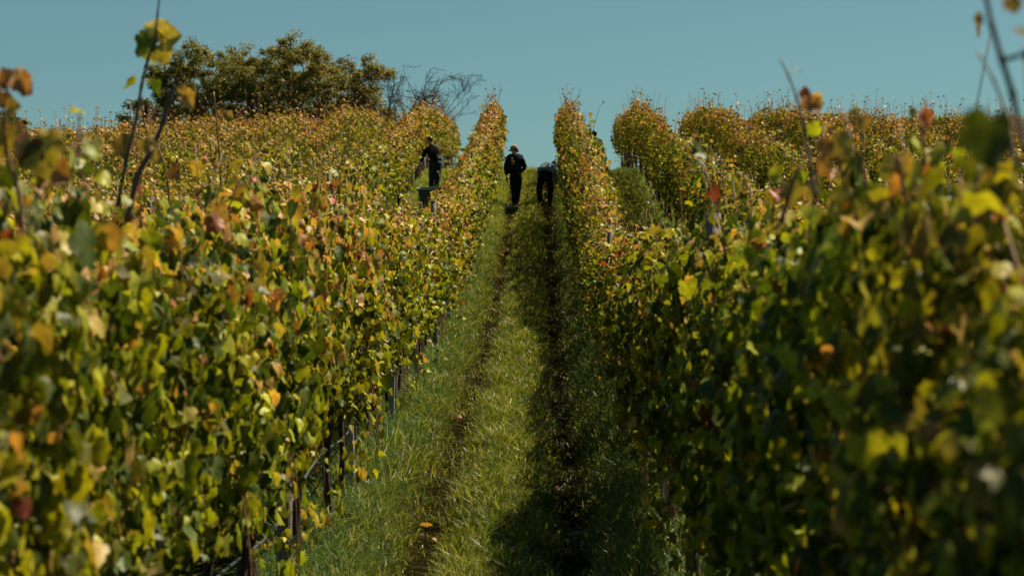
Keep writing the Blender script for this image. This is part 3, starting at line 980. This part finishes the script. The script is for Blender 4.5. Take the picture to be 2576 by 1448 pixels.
def bare_branch(p, dr, L_, rad, lev):
    m = max(3, int(L_ / .35))
    pts = [p]; q = p.copy(); dd = dr.copy()
    for a in range(m):
        dd = dd + rb.normal(0, .10, 3) + np.array([0, 0, .03 if lev < 2 else -.01])
        if q[2] > zcap - .5: dd[2] = -abs(dd[2]) * .4
        dd /= np.linalg.norm(dd)
        q = q + dd * L_ / m
        pts.append(q)
    rr = np.linspace(rad, max(rad * .45, .011), len(pts))
    gb.tube(pts, rr, BARE, 5, cap=False)
    if lev >= 4: return
    nb = [5, 6, 6, 4][lev]
    for a in range(nb):
        f = rb.uniform(.25, 1.0)
        idx = int(f * (len(pts) - 1))
        ax = unit(rb.normal(0, 1, 3))
        nd = unit(dd * .85 + ax * .95 + np.array([.12, 0, .02]))
        bare_branch(pts[idx], nd, L_ * rb.uniform(.36, .56), rr[idx] * .6, lev + 1)


tr_pts = [np.zeros(3) + bare_base - np.array([0, 0, .2]), bare_base + np.array([.1, 0, 1.2]), bare_base + np.array([.3, 0, 2.2])]
gb.tube(tr_pts, [.17, .14, .12], BARE, 8)
for tgt, rr_ in (((1045, 222), .10), ((1095, 190), .085), ((1160, 285), .07), ((1010, 190), .07), ((1110, 265), .08), ((1030, 270), .07)):
    t_ = unproj(*tgt, d) + np.array([0, rb.normal(0, .8), 0])
    v_ = t_ - tr_pts[-1]
    bare_branch(tr_pts[-1] + np.array([0, 0, rb.uniform(-.4, 0)]), unit(v_), np.linalg.norm(v_), rr_, 1)
gb.v = [a - bare_base for a in gb.v]
bt = link('bare_tree', gb.mesh('bare_tree', M_BARK)); bt.location = bare_base
tag(bt, 'leafless tree with spreading bare twigs right of the broad leafy tree', 'tree')

# ------------------------------------------------------------------ people
def skin_geo(joints, edges, levels=2):
    """joints: name -> (x,y,z,rx,ry); one continuous skinned surface, returned as verts and faces"""
    names = list(joints)
    me = bpy.data.meshes.new('tmp')
    me.from_pydata([joints[n_][:3] for n_ in names], [(names.index(a), names.index(b)) for a, b in edges], [])
    ob = bpy.data.objects.new('tmp', me); COL.objects.link(ob)
    md = ob.modifiers.new('skin', 'SKIN')
    if not me.skin_vertices:
        bpy.context.view_layer.objects.active = ob
    for n_, sv in zip(names, me.skin_vertices[0].data):
        j = joints[n_]; sv.radius = (j[3], j[4] if len(j) > 4 else j[3])
    me.skin_vertices[0].data[0].use_root = True
    sb = ob.modifiers.new('sub', 'SUBSURF'); sb.levels = levels; sb.render_levels = levels
    dg = bpy.context.evaluated_depsgraph_get()
    ev = ob.evaluated_get(dg)
    m2 = ev.to_mesh()
    V = np.empty(len(m2.vertices) * 3); m2.vertices.foreach_get('co', V)
    Fs = [list(p.vertices) for p in m2.polygons]
    ev.to_mesh_clear()
    bpy.data.objects.remove(ob); bpy.data.meshes.remove(me)
    return V.reshape(-1, 3), Fs


def add_skin(geo, joints, edges, col, levels=2):
    V, Fs = skin_geo(joints, edges, levels)
    q = [f for f in Fs if len(f) == 4]; t3 = [f for f in Fs if len(f) == 3]
    base = geo.n
    geo.v.append(V); geo.c.append(np.tile(np.asarray(col, float), (len(V), 1))); geo.n += len(V)
    for L4 in (q, t3):
        if L4:
            A = np.array(L4) + base; geo.lv.append(A.ravel()); geo.fs.append(np.full(len(A), A.shape[1]))


def hand(geo, wrist, dirn, out, col):
    """palm, four curled fingers of different length and a thumb"""
    w_, dn, ou = np.array(wrist, float), unit(np.array(dirn, float)), unit(np.array(out, float))
    sd = unit(np.cross(dn, ou))
    geo.tube([w_ - dn * .01, w_ + dn * .03, w_ + dn * .085], [.024, .036, .034], col, 8)
    for i_, (o_, L_) in enumerate(((-.026, .066), (-.009, .078), (.009, .074), (.026, .058))):
        b = w_ + dn * .08 + sd * o_
        geo.tube([b, b + dn * L_ * .5 - ou * .006, b + dn * L_ * .8 - ou * .028, b + dn * L_ * .85 - ou * .045], [.0095, .009, .008, .006], col, 6)
    b = w_ + dn * .03 - sd * .03
    geo.tube([b, b - sd * .022 + dn * .02, b - sd * .03 + dn * .05 - ou * .01], [.012, .010, .008], col, 6)


def head(geo, hairgeo, c, fwd, up, skin, hair, long_hair=False):
    c = np.array(c, float); f = unit(np.array(fwd, float)); u_ = np.array(up, float)
    u_ = unit(u_ - f * (u_ @ f)); s_ = np.cross(f, u_)
    M = np.stack([s_, f, u_], 1)
    Q = lambda x, y, z: c + M @ np.array([x, y, z])
    M4 = np.eye(4); M4[:3, :3] = M
    geo.ball(c, (.074, .092, .112), skin, 16, 12, M4)
    geo.ball(Q(0, .035, -.055), (.052, .055, .058), skin, 12, 8, M4)
    geo.tube([Q(0, .088, .018), Q(0, .112, -.012), Q(0, .092, -.022)], [.008, .014, .008], skin, 6)
    for sx in (-1, 1):
        geo.ball(Q(sx * .030, .083, .015), (.011, .008, .008), (.7, .68, .65), 8, 6, M4)
        geo.ball(Q(sx * .030, .0895, .015), (.005, .004, .005), (.02, .015, .01), 8, 6, M4)
        geo.ball(Q(sx * .076, .0, -.002), (.010, .020, .030), skin, 8, 6, M4)
    geo.ball(Q(0, .087, -.052), (.024, .008, .006), (.25, .08, .07), 8, 6, M4)
    hairgeo.ball(Q(0, -.014, .022), (.083, .092, .103), hair, 16, 12, M4)
    if long_hair:
        hairgeo.ball(Q(0, -.085, -.01), (.045, .05, .055), hair, 12, 8, M4)
        hairgeo.ball(Q(.01, -.105, -.06), (.028, .03, .06), hair, 12, 8, M4)
    return Q, M4


def person(loc, label, J, jacket, trousers, skin=(.42, .23, .15), hair=(.02, .014, .01), fwd=(0, 1, 0), up=(0, 0, 1),
           cap=None, long_hair=False, rot=0.0, lit_back=None, shoes=(.02, .02, .02), puff=1.0, hand_out=(0, -1, 0)):
    """J: joint positions: pelvis, chest, neck, head, shL/R, elL/R, haL/R, hipL/R, knL/R, anL/R, toL/R"""
    o = bpy.data.objects.new('person', None); COL.objects.link(o)
    o.location = loc; o.rotation_euler = (0, 0, rot)
    j = {k_: np.array(v_, float) for k_, v_ in J.items()}
    j['waist'] = (j['pelvis'] * .55 + j['chest'] * .45)
    E = [('pelvis', 'waist'), ('waist', 'chest'), ('chest', 'neck'), ('neck', 'head')]
    for s_ in 'LR':
        E += [('chest', 'sh' + s_), ('sh' + s_, 'el' + s_), ('el' + s_, 'ha' + s_), ('pelvis', 'hip' + s_), ('hip' + s_, 'kn' + s_), ('kn' + s_, 'an' + s_), ('an' + s_, 'to' + s_)]
    rb_ = dict(pelvis=(.13, .10), waist=(.115, .09), chest=(.14, .10), neck=(.055, .055), head=(.06, .06))
    for s_ in 'LR':
        rb_.update({'sh' + s_: (.055, .055), 'el' + s_: (.040, .040), 'ha' + s_: (.026, .026), 'hip' + s_: (.085, .085), 'kn' + s_: (.055, .055), 'an' + s_: (.036, .036), 'to' + s_: (.03, .03)})
    gb_ = Geo(); gh = Geo()
    add_skin(gb_, {k_: (*j[k_], *rb_[k_]) for k_ in rb_}, E, skin)
    for s_ in 'LR':
        hand(gb_, j['ha' + s_], j['ha' + s_] - j['el' + s_], hand_out, skin)
    Q, M4 = head(gb_, gh, j['head'] + np.array([0, 0, .03]), fwd, up, skin, hair, long_hair)
    link('body', gb_.mesh('body', M_SKIN), o)
    link('hair', gh.mesh('hair', M_HAIR), o)
    # jacket
    gj = Geo()
    rj = dict(waist=(.165 * puff, .13 * puff), chest=(.19 * puff, .145 * puff), collar=(.085, .085), hem=(.175 * puff, .145 * puff))
    j['collar'] = j['neck'] * .8 + j['head'] * .2
    j['hem'] = j['pelvis'] * .95 + j['waist'] * .05
    Ej = [('hem', 'waist'), ('waist', 'chest'), ('chest', 'collar')]
    for s_ in 'LR':
        j['cu' + s_] = j['el' + s_] * .08 + j['ha' + s_] * .92
        Ej += [('chest', 'sh' + s_), ('sh' + s_, 'el' + s_), ('el' + s_, 'cu' + s_)]
        rj.update({'sh' + s_: (.092 * puff, .092 * puff), 'el' + s_: (.070 * puff, .070 * puff), 'cu' + s_: (.046, .046)})
    add_skin(gj, {k_: (*j[k_], *rj[k_]) for k_ in rj}, Ej, jacket)
    if lit_back is not None:
        V = gj.v[0]; c = gj.c[0]
        m = (V[:, 2] > j['chest'][2] - .02) & (V[:, 0] > j['chest'][0] - .04)  # sunlit upper right of the back, painted into the jacket colour
        c[m] = lit_back
    # folds
    V = gj.v[0]; V += .008 * np.sin(V[:, 2:3] * 55 + V[:, 0:1] * 22) * unit(V - V.mean(0))
    link('jacket', gj.mesh('jacket', M_CLOTH), o)
    gt_ = Geo()
    rt = dict(top=(.17, .14), pelvis=(.185, .15))
    j['top'] = j['pelvis'] * .85 + j['waist'] * .15
    Et = [('pelvis', 'top')]
    for s_ in 'LR':
        Et += [('pelvis', 'hip' + s_), ('hip' + s_, 'kn' + s_), ('kn' + s_, 'an' + s_)]
        rt.update({'hip' + s_: (.135, .125), 'kn' + s_: (.098, .095), 'an' + s_: (.072, .072)})
    add_skin(gt_, {k_: (*j[k_], *rt[k_]) for k_ in rt}, Et, trousers)
    V = gt_.v[0]; V += .006 * np.sin(V[:, 2:3] * 60 + V[:, 0:1] * 30) * unit(np.random.default_rng(1).normal(0, 1, V.shape) * .2 + np.array([0, -1, 0]))
    link('trousers', gt_.mesh('trousers', M_CLOTH), o)
    for s_ in 'LR':
        gs = Geo(); a, t_ = j['an' + s_], j['to' + s_]
        dv = unit(t_ - a) * 1.0
        gs.tube([a + np.array([0, 0, .06]), a + np.array([0, 0, -.01])], [.055, .052], shoes, 10)
        gs.ball(a * .45 + t_ * .55 + np.array([0, 0, -.01]), (.048, .135, .045), shoes, 12, 8, Matrix.Rotation(math.atan2(-(t_ - a)[0], (t_ - a)[1]), 4, 'Z'))
        link('shoe', gs.mesh('shoe', M_CLOTH), o)
    if cap is not None:
        gc_ = Geo()
        gc_.ball(Q(0, -.006, .052), (.100, .115, .092), cap, 18, 10, M4)
        # brim
        th = np.linspace(-1.2, 1.2, 9)
        inner = [Q(.088 * math.sin(a), .02 + .085 * math.cos(a), .045) for a in th]
        outer = [Q(.105 * math.sin(a), .035 + .150 * math.cos(a), .030) for a in th]
        outer2 = [p_ - np.array([0, 0, .006]) for p_ in outer]; inner2 = [p_ - np.array([0, 0, .006]) for p_ in inner]
        VV = np.array(inner + outer + inner2 + outer2); nn = 9
        FF = [[i_, i_ + 1, nn + i_ + 1, nn + i_] for i_ in range(8)] + [[2 * nn + i_, 3 * nn + i_, 3 * nn + i_ + 1, 2 * nn + i_ + 1] for i_ in range(8)] + \
             [[nn + i_, nn + i_ + 1, 3 * nn + i_ + 1, 3 * nn + i_] for i_ in range(8)]
        gc_.add(VV, FF, cap)
        link('cap', gc_.mesh('cap', M_CLOTH), o)
    tag(o, label, 'person')
    return o, j


def at_px(u_, s):
    d_ = F_V / s
    x = unproj(u_, 500, d_)[0]
    return (x, d_, Z(x, d_))


# person with cap, standing with the back to the camera
J1 = dict(pelvis=(.02, 0, .93), chest=(-.02, .03, 1.28), neck=(-.01, .06, 1.46), head=(-.03, .11, 1.56),
          shL=(-.19, .03, 1.36), elL=(-.26, .08, 1.10), haL=(-.235, .16, .86), shR=(.17, .03, 1.36), elR=(.27, .06, 1.10), haR=(.17, .24, 1.00),
          hipL=(-.07, 0, .86), knL=(-.035, .05, .48), anL=(-.03, -.02, .09), toL=(-.07, .12, .04),
          hipR=(.11, 0, .86), knR=(.075, .06, .48), anR=(.045, .06, .09), toR=(.07, .20, .04))
lx, ly, lz = at_px(1296, 91)
p1, _ = person((lx, ly, lz), 'person in a brown cap and black puffed jacket standing with back to us, mid lane', J1, (.008, .010, .012), (.006, .010, .013),
               fwd=(-.75, .62, -.25), cap=(.30, .17, .15), hair=(.05, .022, .014), long_hair=True, puff=1.08)
# print on the back of the jacket
gp = Geo()
for (a, b, r_x, r_z) in ((-.085, 1.33, .022, .02), (-.10, 1.27, .016, .028), (-.045, 1.24, .032, .04), (-.05, 1.18, .03, .025), (-.09, 1.20, .014, .02)):
    gp.ball((a, -.125, b), (r_x, .02, r_z), (.50, .24, .08), 8, 6)
link('jacket_print', gp.mesh('jacket_print', M_CLOTH), p1)

# person bending over
J2 = dict(pelvis=(0, 0, .95), chest=(.05, .34, 1.17), neck=(.15, .48, 1.21), head=(.25, .54, 1.20),
          shL=(-.15, .36, 1.12), elL=(-.02, .52, .86), haL=(.08, .62, .70), shR=(.24, .32, 1.12), elR=(.31, .40, .86), haR=(.27, .52, .66),
          hipL=(-.12, 0, .86), knL=(-.19, .04, .47), anL=(-.13, -.02, .09), toL=(-.15, .13, .04),
          hipR=(.12, 0, .86), knR=(.14, .04, .47), anR=(.10, .0, .09), toR=(.13, .15, .04))
lx, ly, lz = at_px(1373, 91)
person((lx, ly, lz), 'person in a slate jacket bending forward toward the right vines, seen from behind', J2, (.13, .19, .22), (.008, .009, .010),
       fwd=(.75, .5, -.45), up=(.3, .4, .8), skin=(.50, .27, .17), puff=1.28)

# picker at the second left row
J3 = dict(pelvis=(.05, 0, .95), chest=(-.06, .06, 1.28), neck=(-.08, .08, 1.44), head=(-.12, .10, 1.55),
          shL=(-.20, .10, 1.34), elL=(-.34, .16, 1.12), haL=(-.40, .24, .92), shR=(.10, .02, 1.36), elR=(.10, .16, 1.14), haR=(-.12, .28, 1.02),
          hipL=(-.05, 0, .88), knL=(-.06, .04, .50), anL=(-.08, .0, .09), toL=(-.16, .12, .04),
          hipR=(.13, 0, .88), knR=(.11, .08, .50), anR=(.06, .04, .09), toR=(.02, .18, .04))
lx, ly, lz = at_px(1091, 85.5)
person((lx, ly, lz), 'picker in black jacket and blue jeans reaching left into the vines behind the bin', J3, (.008, .009, .010), (.020, .040, .062),
       fwd=(-.9, .4, -.3), lit_back=(.085, .075, .06), puff=1.05)

J4 = dict(pelvis=(0, 0, .95), chest=(0, .03, 1.28), neck=(0, .05, 1.47), head=(0, .08, 1.59),
          shL=(-.19, .03, 1.38), elL=(-.27, .12, 1.14), haL=(-.20, .34, 1.12), shR=(.19, .03, 1.38), elR=(.26, .12, 1.14), haR=(.18, .32, 1.10),
          hipL=(-.10, 0, .88), knL=(-.11, .04, .50), anL=(-.10, 0, .09), toL=(-.14, .14, .04),
          hipR=(.10, 0, .88), knR=(.11, .04, .50), anR=(.10, .02, .09), toR=(.13, .16, .04))
lx, ly, lz = at_px(1495, 83)
person((lx, ly, lz), 'person mostly hidden behind the right row with only a dark head showing above the leaves', J4, (.012, .016, .02), (.01, .012, .014), fwd=(-.5, .8, 0))
lx, ly, lz = at_px(877, 97.5)
person((lx, ly, lz), 'person mostly hidden in the left rows, dark head glimpsed through a leaf gap', J4, (.012, .012, .014), (.01, .012, .014), fwd=(.5, .8, 0), cap=(.03, .02, .02))

# ------------------------------------------------------------------ bins
def slope_rot(x, y):
    sx = (Z(x + .5, y) - Z(x - .5, y)); sy = (Z(x, y + .5) - Z(x, y - .5))
    return (math.atan(sy), -math.atan(sx) * .3, 0)


def bin_box(loc, W, D, H, wall, col, label, rot_z=0, cat='bin', name='harvest_bin', rim=.05, rimcol=None):
    o = bpy.data.objects.new(name, None); COL.objects.link(o)
    g_ = Geo()
    t_ = wall
    # tapered shell: outer and inner walls, open top
    def ring(wd, dp, z): return [(-wd / 2, -dp / 2, z), (wd / 2, -dp / 2, z), (wd / 2, dp / 2, z), (-wd / 2, dp / 2, z)]
    V = ring(W * .94, D * .94, .08) + ring(W, D, H) + ring(W - 2 * t_, D - 2 * t_, H) + ring(W * .94 - 2 * t_, D * .94 - 2 * t_, .08 + t_)
    Fq = [[0, 3, 2, 1]] + [[a, (a + 1) % 4, 4 + (a + 1) % 4, 4 + a] for a in range(4)] + [[4 + a, 4 + (a + 1) % 4, 8 + (a + 1) % 4, 8 + a] for a in range(4)] + \
         [[8 + a, 8 + (a + 1) % 4, 12 + (a + 1) % 4, 12 + a] for a in range(4)] + [[12, 13, 14, 15]]
    g_.add(V, Fq, col)
    nr = max(3, int(W / .16))
    for a in range(nr):
        xx_ = -W * .42 + W * .84 * a / (nr - 1)
        g_.box((xx_, -D * .485 - .012, H * .48), (.018, .03, H * .66), col)
        g_.box((xx_, D * .485 + .012, H * .48), (.018, .03, H * .66), col)
    link('shell', g_.mesh('shell', M_PLASTIC, False), o)
    g2 = Geo(); e = rim
    rc = rimcol or col
    g2.box((0, -D / 2 - e / 2 + .002, H - .022), (W + 2 * e, e, .05), rc); g2.box((0, D / 2 + e / 2 - .002, H - .022), (W + 2 * e, e, .05), rc)
    g2.box((-W / 2 - e / 2 + .002, 0, H - .0235), (e, D - .004, .05), rc); g2.box((W / 2 + e / 2 - .002, 0, H - .0235), (e, D - .004, .05), rc)
    link('rim', g2.mesh('rim', M_PLASTIC, False), o)
    for sx in (-1, 1):
        for sy in (-1, 1):
            g3 = Geo(); g3.box((sx * W * .38, sy * D * .38, .036), (W * .13, D * .13, .085), col)
            link('foot', g3.mesh('foot', M_PLASTIC, False), o)
    o.location = loc
    rx, ry, _ = slope_rot(loc[0], loc[1])
    o.rotation_euler = (rx, ry, rot_z)
    tag(o, label, cat)
    return o


lx, ly, lz = at_px(1103, 97)
bin_box((lx, ly, lz - .02), 1.0, .85, .80, .02, (.045, .075, .08), 'large grey-green grape bin standing between the left rows below the picker', name='harvest_bin', rimcol=(.10, .15, .15))
lx, ly, lz = at_px(1286, 94)
bin_box((lx, ly, lz), .36, .26, .27, .008, (.010, .012, .014), 'small black picking crate at the feet of the person in the cap', cat='crate', name='picking_crate', rim=.012, rimcol=(.03, .05, .05))
